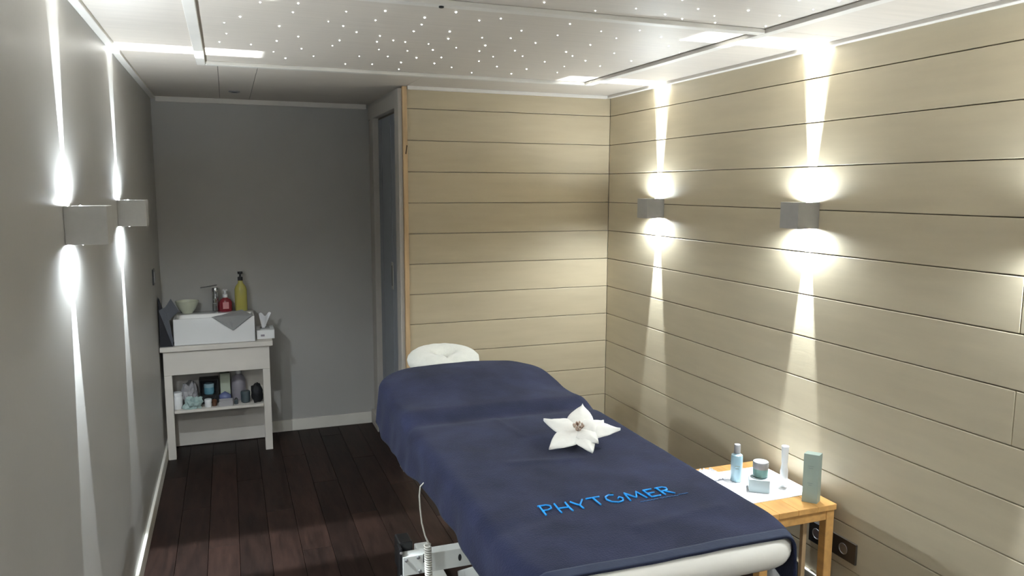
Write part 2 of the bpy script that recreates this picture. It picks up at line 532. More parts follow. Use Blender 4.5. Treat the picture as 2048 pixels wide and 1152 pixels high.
for i, (sx, sy) in enumerate(STARS):
    piece('star_light', star_sizes[rs.choice((0, 1, 1, 2))], ceiling, (sx, sy, HC))


# ------------------------------------------------------------------ cube wall lamps: hollow body, slit shutters, LEDs
def spot(name, parent, loc, up_dir, power, size_deg, blend, radius):
    d = bpy.data.lights.new(name, 'SPOT')
    d.energy = power
    d.color = LAMP_COLOR
    d.spot_size = math.radians(size_deg)
    d.spot_blend = blend
    d.shadow_soft_size = radius
    o = bpy.data.objects.new(name, d)
    COL.objects.link(o)
    o.parent = parent
    o.location = Vector(loc) - ORG[parent.name]
    o.rotation_euler = (math.pi if up_dir > 0 else 0, 0, 0)
    return o


def wall_lamp(side, y, label):
    s = -1 if side == 'R' else 1
    x0 = XR if side == 'R' else XL
    zc = 1.470
    H = 0.05
    t = thing('wall_lamp', (x0, y, zc), label, 'wall lamp', 'cube wall lamps')

    def bx(mb, u0, u1, v0, v1, w0, w1):
        a, b = sorted((x0 + s * u0, x0 + s * u1))
        return mb.box(a, b, y + v0, y + v1, zc + w0, zc + w1)
    e = 0.003
    body = MB()
    # square tube: two cheeks, front, mounting side, drawn as one shell
    A = [(x0 + s * 0.0005, y - H), (x0 + s * 0.1, y - H), (x0 + s * 0.1, y + H), (x0 + s * 0.0005, y + H)]
    B = [(x0 + s * 0.0035, y - H + e), (x0 + s * (0.1 - e), y - H + e), (x0 + s * (0.1 - e), y + H - e), (x0 + s * 0.0035, y + H - e)]
    vs = [(px, py, zc + w) for w in (-H, H) for px, py in A] + [(px, py, zc + w) for w in (-H, H) for px, py in B]
    fs = []
    for i in range(4):
        j = (i + 1) % 4
        fs.append((i, j, 4 + j, 4 + i))
        fs.append((8 + j, 8 + i, 12 + i, 12 + j))
        fs.append((4 + i, 4 + j, 12 + j, 12 + i))
        fs.append((j, i, 8 + i, 8 + j))
    body.add(vs, fs).build('lamp_body', 'lamp', t, bevel=0.0008)
    bx(MB(), 0.004, 0.0965, -H + .0035, H - .0035, -0.002, 0.002).build('divider', 'lamp_black', t)
    for sg in (1, -1):
        za, zb = sorted((sg * 0.0435, sg * 0.0445))
        for v0, v1 in ((-H + .0032, -0.0040), (0.0040, H - .0032)):
            bx(MB(), 0.0036, 0.0968, v0, v1, za, zb).build('shutter', 'lamp_black', t)
        bx(MB(), 0.0615, 0.0968, -0.0040, 0.0040, za, zb).build('shutter_stop', 'lamp_black', t)
        cx = x0 + s * 0.036
        prof = [(0.0045, sg * 0.0446), (0.004, sg * 0.0485), (0.0025, sg * 0.0515), (0, sg * 0.0525)]
        MB().lathe(prof, (cx, y - 0.022, zc), 12).build('led_lens', 'lens', t, smooth=True)
        spot('fan_light', t, (x0 + s * 0.036, y, zc + sg * 0.0138), sg, FAN_POWER, 150, 0.15, 0.0007)
        spot('core_light', t, (x0 + s * 0.036, y, zc + sg * 0.0138), sg, CORE_POWER, 34, 1.0, 0.0007)
        spot('glow_light', t, (x0 + s * 0.016, y, zc + sg * 0.0485), sg, GLOW_POWER * (0.66 if sg > 0 else 1.12), 178, 0.6, 0.006)
    return t


wall_lamp('R', 3.480, 'grey cube wall lamp on the planked wall, nearest the back corner')
wall_lamp('R', 2.375, 'grey cube wall lamp on the planked wall, above the pine side table')
wall_lamp('L', 3.326, 'grey cube wall lamp on the grey wall, the one nearer the washstand')
wall_lamp('L', 2.290, 'grey cube wall lamp on the grey wall, the one looking larger and nearer')
wall_lamp('R', 1.350, 'grey cube wall lamp on the planked wall, level with the table foot end')
wall_lamp('L', 1.100, 'grey cube wall lamp on the grey wall, level with the table foot end')
wall_lamp('R', 0.165, 'grey cube wall lamp on the planked wall, out of view beside the camera')
wall_lamp('L', 0.210, 'grey cube wall lamp on the grey wall, out of view beside the camera')

# ------------------------------------------------------------------ massage table
TX, TW = 0.959, 0.379
TOP = 0.708
table = thing('massage_table', (TX, 2.4, 0), 'white electric massage table under a navy towel', 'massage table')


def rrect(x0, x1, y0, y1, r, n=8):
    pts = []
    for cx, cy, a0 in ((x1 - r, y1 - r, 0), (x0 + r, y1 - r, 90), (x0 + r, y0 + r, 180), (x1 - r, y0 + r, 270)):
        for i in range(n + 1):
            a = math.radians(a0 + 90 * i / n)
            pts.append((cx + r * math.cos(a), cy + r * math.sin(a)))
    return pts


def cushion(x0, x1, y0, y1, z0, z1, R, r, zfun=lambda y: 0):
    """puffy slab: rounded plan, rounded rim"""
    mb = MB()
    rings = []
    for i in range(9):
        a = math.radians(-90 + 180 * i / 8)
        ins = r * (1 - math.cos(a))
        z = (z0 + z1) / 2 + (z1 - z0) / 2 * math.sin(a)
        rings.append([(px, py, z + zfun(py)) for px, py in rrect(x0 + ins, x1 - ins, y0 + ins, y1 - ins, max(R - ins, 0.005))])
    n = len(rings[0])
    vs = [p for q in rings for p in q]
    fs = [(i * n + k, i * n + (k + 1) % n, (i + 1) * n + (k + 1) % n, (i + 1) * n + k) for i in range(8) for k in range(n)]
    fs += [list(range(n))[::-1], [8 * n + k for k in range(n)]]
    return mb.add(vs, fs)


cushion(TX - TW, TX + TW, 1.438, 2.63, 0.628, TOP, 0.115, 0.032).build('seat_cushion', 'vinyl', table, smooth='auto')
cushion(TX - TW + .01, TX + TW - .01, 2.64, 3.30, 0.662, TOP + .012, 0.15, 0.032, lambda y: (y - 2.64) * 0.08 - 0.028).build('back_cushion', 'vinyl', table, smooth='auto')
fr = MB()
for s in (-1, 1):
    fr.box(TX + s * .27 - .02, TX + s * .27 + .02, 1.60, 3.10, 0.585, 0.627)
for yy in (1.62, 2.35, 3.06):
    fr.box(TX - .25, TX + .25, yy - .02, yy + .02, 0.585, 0.625)
fr.build('top_frame', 'white_metal', table, bevel=0.003)
# cross beams with bolts
BY = 2.42
beam = MB().box(0.508, 1.382, BY, BY + .045, 0.262, 0.330).build('cross_beam', 'white_metal', table, bevel=0.002)
for bxx, bz in ((0.520, 0.318), (0.561, 0.322), (0.566, 0.272), (1.33, 0.318), (1.37, 0.318)):
    MB().lathe([(0.006, 0), (0.006, -0.003), (0.003, -0.005), (0, -0.005)], (bxx, BY, bz), 10, axis='y').build('bolt', 'steel', beam, smooth='auto')
sl = MB()
sl.add([(0.708 + .006 * math.cos(i * math.pi / 6), BY - .0008, 0.297 + .013 * math.sin(i * math.pi / 6)) for i in range(12)], [list(range(12))])
sl.build('slot', 'black_metal', beam)
MB().box(0.578, 0.592, BY - .0008, BY + .002, 0.300, 0.3305).build('notch', 'black_metal', beam)
MB().box(0.505, 0.555, BY + .05, BY + .13, 0.25, 0.358).build('actuator_bracket', 'black_metal', table, bevel=0.006)
MB().box(0.498, 0.507, BY + .004, BY + .05, 0.215, 0.36).build('side_plate', 'black_metal', table, bevel=0.002)
for bz in (0.345, 0.262):
    MB().lathe([(0.005, 0), (0.005, -0.003), (0, -0.004)], (0.503, BY + .004, bz), 8, axis='y').build('bolt', 'steel', table)
MB().lathe([(0.028, 0), (0.028, 0.55)], (TX, BY + .11, 0.30), 16, axis='x').build('lift_motor', 'black_metal', table, smooth='auto')
for s in (-1, 1):
    X0 = TX + s * 0.24
    MB().obox((X0, 2.12, 0.40), (0.03, 0, 0), (0, 0.62, -0.36), (0, 0.02, 0.035)).build('scissor_arm', 'white_metal', table, bevel=0.003)
    MB().obox((TX + s * .13, 2.75, 0.34), (0.03, 0, 0), (0, 0.62, 0.40), (0, -0.02, 0.035)).build('scissor_arm', 'white_metal', table, bevel=0.003)
    MB().box(X0 - .03, X0 + .03, 1.70, 3.05, 0.02, 0.065).build('base_rail', 'white_metal', table, bevel=0.004)
    for yy in (1.74, 3.01):
        MB().lathe([(0.022, 0), (0.022, 0.012), (0.012, 0.02)], (X0, yy, 0.0), 14).build('foot', 'black_metal', table)
for yy in (1.80, 2.95):
    MB().box(TX - .21, TX + .21, yy - .025, yy + .025, 0.025, 0.06).build('base_crossbar', 'white_metal', table, bevel=0.003)
MB().obox((TX, 1.85, 0.33), (0.09, 0, 0), (0, 0.06, 0.0), (0, 0.0, 0.52)).build('lift_column', 'white_metal', table, bevel=0.004)

# face cradle: padded horseshoe beyond the head end
cr = thing('face_cradle', (0.953, 3.52, 0.655), 'white padded face cradle ring behind the head end of the towel', 'face cradle')
mb = MB()
NU, NV = 56, 18
for i in range(NU):
    a = 2 * math.pi * i / NU
    d = abs(((a - 1.5 * math.pi + math.pi) % (2 * math.pi)) - math.pi)     # angle from the front
    pinch = 1 - 0.26 * math.exp(-(d / 0.16) ** 2)
    for j in range(NV):
        b = 2 * math.pi * j / NV
        rt = 0.072 * pinch
        cx = 0.098 + 0.006 * math.cos(2 * a)
        rr_ = cx + rt * math.cos(b)
        wob = 0.0025 * noise.noise(Vector((a * 3, b * 2, 1.0)))
        mb.v.append((0.955 + (rr_ + wob) * math.cos(a) * 1.0, 3.525 + (rr_ + wob) * math.sin(a) * 0.95,
                     0.745 + 0.050 * pinch * math.sin(b) + wob + 0.012 * math.sin(a)))
for i in range(NU):
    for j in range(NV):
        mb.f.append([i * NV + j, ((i + 1) % NU) * NV + j, ((i + 1) % NU) * NV + (j + 1) % NV, i * NV + (j + 1) % NV])
mb.build('cushion_ring', 'cradle', cr, smooth=True)
for s in (-1, 1):
    MB().tube([(0.955 + s * .09, 3.345, 0.665), (0.955 + s * .09, 3.42, 0.672), (0.955 + s * .09, 3.56, 0.676)], 0.010, 8).build('support_rod', 'steel', cr, smooth='auto')
pts = [(0.955 + .12 * math.cos(a), 3.525 + .115 * math.sin(a)) for a in [i * math.pi / 16 for i in range(32)]]
MB().prism(pts, 0.683, 0.696).build('base_plate', 'white_plastic', cr)


# ------------------------------------------------------------------ towel
def smooth01(t):
    t = max(0.0, min(1.0, t))
    return t * t * (3 - 2 * t)


def top_z(xx, yy):
    z = TOP + .008
    z += 0.022 * smooth01((yy - 2.655) / 0.10)
    z += 0.044 * smooth01((yy - 2.72) / 0.50)
    z -= 0.006 * math.exp(-((yy - 2.64) / 0.03) ** 2)
    z += 0.0030 * noise.noise(Vector((xx * 5, yy * 4, 0.3))) + 0.0016 * noise.noise(Vector((xx * 13, yy * 11, 2.0)))
    z -= 0.034 * smooth01((yy - 2.70) / 0.25) * min(1.0, abs(xx - TX) / 0.38) ** 2.6
    # shallow creases
    for (ax, ay, bx_, by_, w, hh) in ((1.02, 2.12, 0.80, 2.16, 0.02, 0.004), (0.90, 2.62, 0.93, 2.40, 0.016, 0.003), (0.62, 1.72, 0.85, 1.80, 0.03, -0.004),
                                     (0.95, 1.62, 1.22, 1.66, 0.02, 0.003)):
        dx, dy = bx_ - ax, by_ - ay
        t = max(0, min(1, ((xx - ax) * dx + (yy - ay) * dy) / (dx * dx + dy * dy)))
        dd = math.hypot(xx - ax - t * dx, yy - ay - t * dy)
        z += hh * math.exp(-(dd / w) ** 2)
    return z


TR = 0.042           # rim radius of the draped towel
HALF = HX = TW + 0.007      # half width of the covered cushion
Y_FOOT, Y_HEAD = 1.452, 3.325
CR = 0.17            # plan radius of the head corners


def cloth(a, y):
    """flat cloth point (a across from centre, y along) -> draped position"""
    HX = HALF - 0.045 * max(0.0, (1.62 - y) / 0.17) ** 2      # follows the rounded foot corners
    hx, yh = HX - CR, Y_HEAD - CR
    qx = max(abs(a) - hx, 0.0)
    qy = max(y - yh, 0.0)
    if qy > 0 and qx > 0:
        l = math.hypot(qx, qy)
        nx, ny = qx / l, qy / l
        d = l - CR
        bx_, by_ = hx + nx * CR, yh + ny * CR
    elif qy > 0:
        nx, ny, d, bx_, by_ = 0, 1, qy - CR, abs(a), Y_HEAD
    else:
        nx, ny, d, bx_, by_ = 1, 0, abs(a) - HX, HX, y
    sg = 1 if a >= 0 else -1
    if d <= -TR:
        return (TX + a, y, top_z(TX + a, y))
    ex, ey = bx_ - nx * TR, by_ - ny * TR      # where the roll begins
    dd = d + TR
    q = math.pi / 2 * TR
    if dd < q:
        g, hgt = TR * math.sin(dd / TR), TR * (1 - math.cos(dd / TR))
    else:
        rest = dd - q
        fl = (0.11 if sg < 0 else 0.02) + (0.10 if sg < 0 else 0.03) * noise.noise(Vector((sg * 3.0 + nx, y * 5.0, 5.0)))
        wav = 0.010 * noise.noise(Vector((sg * 9.0, y * 9.0 + a, 1.0))) * min(1, rest / 0.06)
        g, hgt = TR + rest * fl + wav, TR + rest * 0.985
    px, py = ex + nx * g, ey + ny * g
    return (TX + sg * px, py, top_z(TX + sg * min(ex, HX - TR), min(ey, Y_HEAD - TR)) - hgt)


towel = thing('towel', (TX, 2.4, 0.70), 'large navy blue terry towel with blue lettering, spread over the massage table', 'towel')


def cl_fn(u, v):
    hangL, hangR = 0.108, 0.135
    y = Y_FOOT + (Y_HEAD + 0.13 - Y_FOOT) * v
    hl = hangL + 0.05 * smooth01((y - 2.3) / 0.8) + 0.008 * math.sin(y * 5) + 0.014 * math.exp(-((y - 2.65) / 0.25) ** 2)
    a = -(HX + hl) + (2 * HX + hl + hangR) * u
    return cloth(a, y)


MB().grid(cl_fn, 130, 190).build('terry_cloth', 'towel', towel, smooth=True, thick=0.006)


def band_fn(u, v):
    a = -(HX + .11) + (2 * HX + .11 + .12) * u
    p = cloth(a, Y_FOOT - 0.001 + 0.036 * v)
    d = 0.0016
    side = max(0.0, min(1.0, (abs(p[0] - TX) - HX + TR) / TR))
    sg = 1 if p[0] > TX else -1
    return (p[0] + sg * d * side, p[1], p[2] + d * (1 - side))


MB().grid(band_fn, 110, 6).build('woven_band', 'towel_band', towel, smooth=True, thick=0.003)

# embroidered lettering, laid on the cloth stroke by stroke
LET = {
    'P': ([[(0.08, 0), (0.08, 1)], [(0.0, 0.97), (0.45, 1.0), (0.62, 0.85), (0.58, 0.62), (0.35, 0.48), (0.08, 0.46)]], 0.62),
    'H': ([[(0.08, 0), (0.08, 1)], [(0.66, 0), (0.66, 1)], [(0.08, 0.5), (0.66, 0.5)]], 0.74),
    'Y': ([[(0.0, 1), (0.32, 0.5)], [(0.66, 1), (0.32, 0.5), (0.30, 0)]], 0.66),
    'T': ([[(0.0, 0.98), (0.74, 0.98)], [(0.37, 0.98), (0.37, 0)]], 0.74),
    'O': ([[(0.60, 0.95), (0.35, 1.02), (0.10, 0.85), (0.0, 0.5), (0.12, 0.15), (0.42, 0.0)], [(0.42, 0.0), (0.72, 0.12), (0.86, 0.42), (0.74, 0.62), (0.60, 0.44)]], 0.90),
    'M': ([[(0.0, 0), (0.12, 1), (0.46, 0.25), (0.80, 1), (0.92, 0)]], 0.94),
    'E': ([[(0.08, 0), (0.08, 1)], [(0.08, 0.98), (0.56, 0.98)], [(0.08, 0.5), (0.48, 0.5)], [(0.08, 0.02), (0.58, 0.02)]], 0.58),
    'R': ([[(0.08, 0), (0.08, 1)], [(0.0, 0.97), (0.42, 1.0), (0.58, 0.84), (0.52, 0.60), (0.30, 0.50), (0.08, 0.48)], [(0.28, 0.50), (0.64, 0)]], 0.64),
}


def strokes(word, x0, x1, y0, hgt, gap, wid, mat, name, parent):
    total = sum(LET[c][1] for c in word) + gap * (len(word) - 1)
    sc = (x1 - x0) / total
    cur = 0.0
    for c in word:
        mb = MB()
        for st in LET[c][0]:
            pts = []
            for (p, q) in zip(st[:-1], st[1:]):
                n = max(2, int(math.hypot((q[0] - p[0]), (q[1] - p[1])) * 10))
                for i in range(n):
                    pts.append((p[0] + (q[0] - p[0]) * i / n, p[1] + (q[1] - p[1]) * i / n))
            pts.append(st[-1])
            path = []
            for (ux, uy) in pts:
                X_, Y_ = x0 + (cur + ux) * sc, y0 + uy * hgt
                path.append((X_, Y_, top_z(X_, Y_) + 0.0022))
            mb.tube(path, wid, 6)
        mb.build(name, mat, parent, smooth=True)
        cur += LET[c][1] + gap


strokes('PHYTOMER', 0.752, 1.150, 1.772, 0.052, 0.18, 0.0025, 'thread', 'letter', towel)
ln = MB()
for x0, x1, yy in ((1.030, 1.085, 1.757), (1.090, 1.150, 1.757), (1.152, 1.185, 1.762)):
    xs = [x0 + (x1 - x0) * i / 12 for i in range(13)]
    ln.tube([(q, yy + 0.002 * math.sin(i * 2.6), top_z(q, yy) + 0.0016) for i, q in enumerate(xs)], 0.0012, 5)
ln.build('small_tagline', 'thread_dim', towel, smooth=True)
MB().lathe([(0.006, 0), (0.004, 0.002), (0, 0.0026)], (0.985, 1.838, top_z(0.985, 1.838) + .001), 10).build('accent_dot', 'black_cloth', towel)

# ------------------------------------------------------------------ white silk flower
FC = Vector((1.071, 2.241, 0.765))
FN = Vector((-0.1545, -0.3233, 0.9336))      # the bloom leans towards the room end
flower = thing('flower', (FC.x, FC.y, 0.717), 'white silk poinsettia with beige stamens lying on the navy towel', 'flower')


def petal(tip, width, cup, zlift, seedv):
    tip = Vector(tip)
    d = tip - FC
    L_ = d.length
    dn = d.normalized()
    side = FN.cross(dn).normalized()
    upv = dn.cross(side)

    def fn(u, v):
        s = u * 2 - 1
        # leaf outline: narrow root, widest at 45 %, pointed tip
        w = width * (math.sin(math.pi * min(1, v * 0.98 + 0.01) ** 0.78) ** 0.85) * (1 - 0.25 * v) + 0.010 * (1 - v)
        if v > 0.97:
            w = width * 0.03
        p = FC + dn * (L_ * v) + side * (w * s)
        p += upv * (-abs(s) ** 1.5 * cup * 0.3 + zlift * math.sin(math.pi * v) + cup * 0.5 * (1 - abs(s)) * 0.3)
        p += Vector((0, 0, 0.0025 * noise.noise(Vector((u * 4, v * 5, seedv)))))
        p.z = max(p.z, top_z(p.x, p.y) + 0.0045)
        return p
    MB().grid(fn, 10, 14).build('petal', 'petal', flower, smooth=True, thick=0.0012)


petal((0.9862, 2.3422, 0.786), 0.040, 0.02, 0.006, 1.0)
petal((1.1423, 2.3614, 0.8185), 0.044, 0.02, 0.006, 2.0)
petal((1.2052, 2.1976, 0.7722), 0.042, 0.02, 0.008, 3.0)
petal((1.0686, 2.1300, 0.7300), 0.034, 0.02, 0.006, 4.0)
petal((0.9470, 2.2010, 0.7330), 0.042, 0.02, 0.006, 5.0)
FC += FN * 0.005
petal((1.1025, 2.1555, 0.7500), 0.032, 0.02, 0.006, 6.0)
petal((1.1660, 2.2450, 0.7880), 0.036, 0.02, 0.006, 7.0)
MB().tube([(1.071, 2.241, 0.764), (1.073, 2.246, 0.745), (1.072, 2.25, 0.7205)], 0.006, 8).build('stem_stub', 'petal', flower, smooth=True)
rs = random.Random(3)
for i in range(16):
    a, rr_ = rs.uniform(0, 6.28), 0.020 * math.sqrt(rs.random())
    hh = 0.010 + rs.uniform(0, 0.014)
    c = (FC.x + rr_ * math.cos(a) + FN.x * hh, FC.y + rr_ * math.sin(a) + FN.y * hh, FC.z + 0.25 * rr_ * math.sin(a) + FN.z * hh)
    mb = MB()
    ico(mb, c, (0.0040, 0.0040, 0.0055), 1)
    mb.tube([(FC.x + rr_ * .4 * math.cos(a), FC.y + rr_ * .4 * math.sin(a), FC.z - .002), c], 0.0013, 5)
    mb.build('stamen', 'stamen_dark' if i % 4 == 0 else 'stamen', flower, smooth=True)

# ------------------------------------------------------------------ coiled control cable
mb = MB()
path = [(0.600, 2.35, 0.615), (0.570, 2.345, 0.618), (0.552, 2.34, 0.605), (0.549, 2.34, 0.575), (0.551, 2.34, 0.53), (0.556, 2.34, 0.48), (0.566, 2.34, 0.435), (0.577, 2.34, 0.408)]
turns, n = 24, 24 * 14
for i in range(n + 1):
    t = i / n
    a = t * turns * 2 * math.pi
    path.append((0.574 + 0.010 * math.cos(a) + 0.006 * t, 2.34 + 0.010 * math.sin(a), 0.402 - 0.200 * t))
path += [(0.575, 2.33, 0.17), (0.57, 2.31, 0.08), (0.60, 2.30, 0.012), (0.70, 2.30, 0.006)]
mb.tube(path, [0.0026 if i < 7 else 0.0034 for i in range(len(path))], 6)
cab = mb.build('coiled_cable', 'cable', smooth=True)
tag(cab, 'cream coiled control cable hanging from the left edge of the massage table', 'cable')

# ------------------------------------------------------------------ pine side table
SZ = 0.42
st = thing('side_table', (1.875, 2.34, 0), 'small pine side table standing against the planked wall', 'side table')
for i in range(4):
    w = (2.062 - 1.715) / 4
    MB().box(1.715 + i * w, 1.715 + (i + 1) * w - .0006, 2.106, 2.585, SZ - .022, SZ).build('top_board', 'pine_table', st, bevel=0.002)
ap = MB().box(1.740, 2.040, 2.118, 2.136, SZ - .062, SZ - .0225).build('apron', 'pine_table', st, bevel=0.002)
MB().box(1.740, 2.040, 2.555, 2.573, SZ - .062, SZ - .0225).build('apron', 'pine_table', st, bevel=0.002)
MB().box(1.725, 1.741, 2.136, 2.555, SZ - .062, SZ - .0225).build('side_rail', 'pine_table', st, bevel=0.002)
MB().box(2.040, 2.056, 2.136, 2.555, SZ - .062, SZ - .0225).build('side_rail', 'pine_table', st, bevel=0.002)
for lx in (1.733, 2.024):
    for ly in (2.114, 2.542):
        MB().box(lx, lx + .036, ly, ly + .036, 0, SZ - .023).build('leg', 'pine_table', st, bevel=0.003)
MB().box(1.972, 1.990, 2.172, 2.190, 0, SZ - .024).build('folding_strut', 'pine', st, bevel=0.002)
MB().box(1.770, 2.024, 2.545, 2.57, 0.12, 0.15).build('stretcher', 'pine_table', st, bevel=0.002)

pp = MB().box(1.735, 2.055, 2.212, 2.520, SZ + .0003, SZ + .0022).build('paper_sheet', 'paper')
tag(pp, 'white paper sheet lying on the pine side table', 'paper')
PZ = SZ + .0024

# blue bottle
b = thing('bottle', (1.848, 2.418, PZ), 'pale blue cosmetic bottle with a silver cap on the side table', 'bottle')
MB().lathe([(0.020, 0), (0.0225, 0.003), (0.0225, 0.098), (0.021, 0.107), (0.012, 0.1125), (0.011, 0.114)], (1.848, 2.418, PZ), 28).build('bottle_body', 'blue_glass', b, smooth='auto')
MB().lathe([(0.0125, 0.1138), (0.0125, 0.147), (0.0115, 0.149), (0, 0.149)], (1.848, 2.418, PZ), 24).build('cap', 'steel', b, smooth='auto')
for zz, ww in ((0.066, 0.010), (0.056, 0.007)):
    MB().obox((1.848 - .0112, 2.418 - .0199, PZ + zz), (ww * 2 * .87, -ww * .98, 0), (0.0004, 0.0007, 0), (0, 0, 0.003)).build('printed_line', 'carton_side', b)

# box with jar on top
ang = math.atan2(2.281 - 2.326, 1.903 - 1.838)
ux, uy = math.cos(ang), math.sin(ang)
vx, vy = -uy, ux
bl = Vector((1.823, 2.306, PZ))
W_, D_, H_ = 0.076, 0.070, 0.050
cb = bl + Vector((ux, uy, 0)) * W_ / 2 + Vector((vx, vy, 0)) * D_ / 2 + Vector((0, 0, H_ / 2))
bxo = MB().obox(cb, (ux * W_, uy * W_, 0), (vx * D_, vy * D_, 0), (0, 0, H_)).build('carton', 'box_pale', bevel=0.0015)
tag(bxo, 'small pale grey carton under the round jar on the side table', 'box')
jc = Vector((cb.x + .008, cb.y + .004, PZ + H_))
j = thing('cream_jar', jc, 'round sea green cream jar with a silver lid, on top of the small carton', 'jar')
MB().lathe([(0.024, 0), (0.028, 0.004), (0.0285, 0.030), (0.026, 0.034), (0.025, 0.036)], jc, 32).build('jar_body', 'teal_glass', j, smooth='auto')
MB().lathe([(0.0290, 0.034), (0.0292, 0.058), (0.028, 0.0605), (0, 0.061)], jc, 32).build('lid', 'steel', j, smooth='auto')

# slim white tube bottle
tc_ = Vector((1.982, 2.302, PZ))
tb = thing('serum_bottle', tc_, 'slim white pump bottle standing between the jar and the tall carton', 'bottle')
MB().lathe([(0.013, 0), (0.0145, 0.002), (0.0145, 0.066), (0.0115, 0.088), (0.0105, 0.098)], tc_, 24).build('bottle_body', 'white_plastic', tb, smooth='auto')
MB().lathe([(0.0118, 0.0975), (0.0140, 0.160), (0.0135, 0.164), (0, 0.165)], tc_, 24).build('cap', 'white_plastic', tb, smooth='auto')

# tall sage carton
cL, cM, cR_ = Vector((1.953, 2.168, 0)), Vector((1.988, 2.128, 0)), Vector((2.026, 2.150, 0))
h = 0.185
d1 = (cM - cL) * 1.0
d2 = (cR_ - cM) * 0.85
z0 = SZ + .0006
cc = cM - d1 / 2 + d2 / 2
ct = thing('tall_carton', (cc.x, cc.y, z0), 'tall sage green cosmetic carton at the corner of the side table', 'box')
MB().obox((cc.x, cc.y, z0 + h / 2), d1, d2, (0, 0, h)).build('carton_body', 'carton', ct, bevel=0.0012)
nrm = Vector((-d2.x, -d2.y, 0)).normalized()
fcen = cM - d1 / 2 + nrm * 0.0004
for zz, ln_ in ((0.140, 0.40), (0.132, 0.30), (0.075, 0.34), (0.068, 0.22)):
    MB().obox((fcen.x, fcen.y, z0 + zz), d1 * ln_, nrm * 0.0005, (0, 0, 0.0028)).build('printed_line', 'carton_side', ct)

# crinkled clear wrapper at the back edge of the table
mb = MB()
def wr(u, v):
    x_ = 1.745 + 0.075 * u
    y_ = 2.435 + 0.11 * v
    return (x_, y_, PZ + 0.004 + 0.016 * abs(noise.noise(Vector((u * 5, v * 6, 2)))) + 0.008 * abs(noise.noise(Vector((u * 11, v * 13, 4)))))
w = mb.grid(wr, 16, 20).build('wrapper', 'foil', thick=0.0006)
tag(w, 'crinkled clear wrapper at the far edge of the side table', 'wrapper')

# black bag and grey cloth on the floor below
mb = MB()
ico(mb, (1.985, 2.280, 0.075), (0.070, 0.080, 0.085), 3, amp=0.35, freq=4, seed=4, flat=0.001)
bag = thing('black_bag', (1.985, 2.280, 0), 'soft black bag on the floor under the pine side table', 'bag')
mb.build('bag_body', 'black_cloth', bag, smooth=True)
MB().tube([(1.95, 2.26, 0.12), (1.955, 2.255, 0.17), (1.985, 2.26, 0.185), (2.015, 2.265, 0.16), (2.02, 2.27, 0.11)], 0.006, 8).build('handle', 'black_cloth', bag, smooth=True)
mb = MB()
ico(mb, (1.865, 2.200, 0.065), (0.048, 0.045, 0.10), 3, amp=0.5, freq=5, seed=9, flat=0.001)
gc = mb.build('crumpled_cloth', 'grey_cloth', smooth=True)
tag(gc, 'crumpled grey cloth on the floor beside the black bag', 'cloth')


# ------------------------------------------------------------------ sockets and switch
def socket(y0, y1, z0, z1, mat, label):
    t = thing('wall_socket', (XR, (y0 + y1) / 2, z0), label, 'wall socket')
    MB().box(XR - .009, XR - .0004, y0, y1, z0, z1).build('cover_plate', mat, t, bevel=0.002)
    yc, zc = (y0 + y1) / 2, (z0 + z1) / 2
    MB().lathe([(0.021, -0.0088), (0.021, -0.0105), (0.0185, -0.0108), (0.0175, -0.0092), (0.0, -0.0092)], (XR, yc, zc), 24, axis='x').build('outlet_ring', 'steel', t, smooth='auto')
    MB().lathe([(0.017, -0.0088), (0.017, -0.0096), (0, -0.0096)], (XR, yc, zc), 20, axis='x').build('outlet_well', 'lilac' if mat == 'socket_black' else 'steel', t, smooth='auto')
    return t


socket(2.040, 2.160, 0.203, 0.283, 'socket', 'dark bronze wall socket low on the planked wall, right of the table leg')
socket(2.196, 2.280, 0.198, 0.281, 'socket_black', 'black wall socket low on the planked wall, behind the side table leg')
sw = thing('light_switch', (XL, 4.55, 1.045), 'black light switch with a silver rim on the grey left wall', 'switch')
MB().box(XL + .0004, XL + .008, 4.510, 4.592, 1.045, 1.130).build('switch_plate', 'socket_black', sw, bevel=0.002)
MB().box(XL + .008, XL + .0125, 4.522, 4.580, 1.057, 1.118).build('rocker', 'steel', sw, bevel=0.002)

# ------------------------------------------------------------------ washstand
vt = thing('washstand', (-0.085, 4.84, 0), 'white painted wooden washstand with an open shelf, in the back left corner', 'washstand')
MB().box(-0.391, 0.222, 4.672, 5.012, 0.640, 0.668).build('counter_top', 'vanity', vt, bevel=0.003)
MB().box(-0.377, 0.202, 4.690, 4.712, 0.500, 0.639).build('apron', 'vanity', vt, bevel=0.002)
for s_ in (-0.377, 0.180):
    MB().box(s_, s_ + .022, 4.7125, 4.99, 0.500, 0.639).build('side_apron', 'vanity', vt, bevel=0.002)
for lx in (-0.377, 0.160):
    for ly in (4.692, 4.972):
        MB().box(lx, lx + .042, ly, ly + .042, 0, 0.499).build('leg', 'vanity', vt, bevel=0.002)
MB().box(-0.372, 0.196, 4.735, 4.925, 0.268, 0.284).build('shelf', 'vanity', vt, bevel=0.002)
MB().box(-0.334, 0.159, 4.706, 4.735, 0.268, 0.284).build('shelf_edge', 'vanity', vt, bevel=0.002)
MB().box(-0.372, 0.196, 4.928, 4.942, 0.004, 0.498).build('back_panel', 'vanity', vt, bevel=0.002)

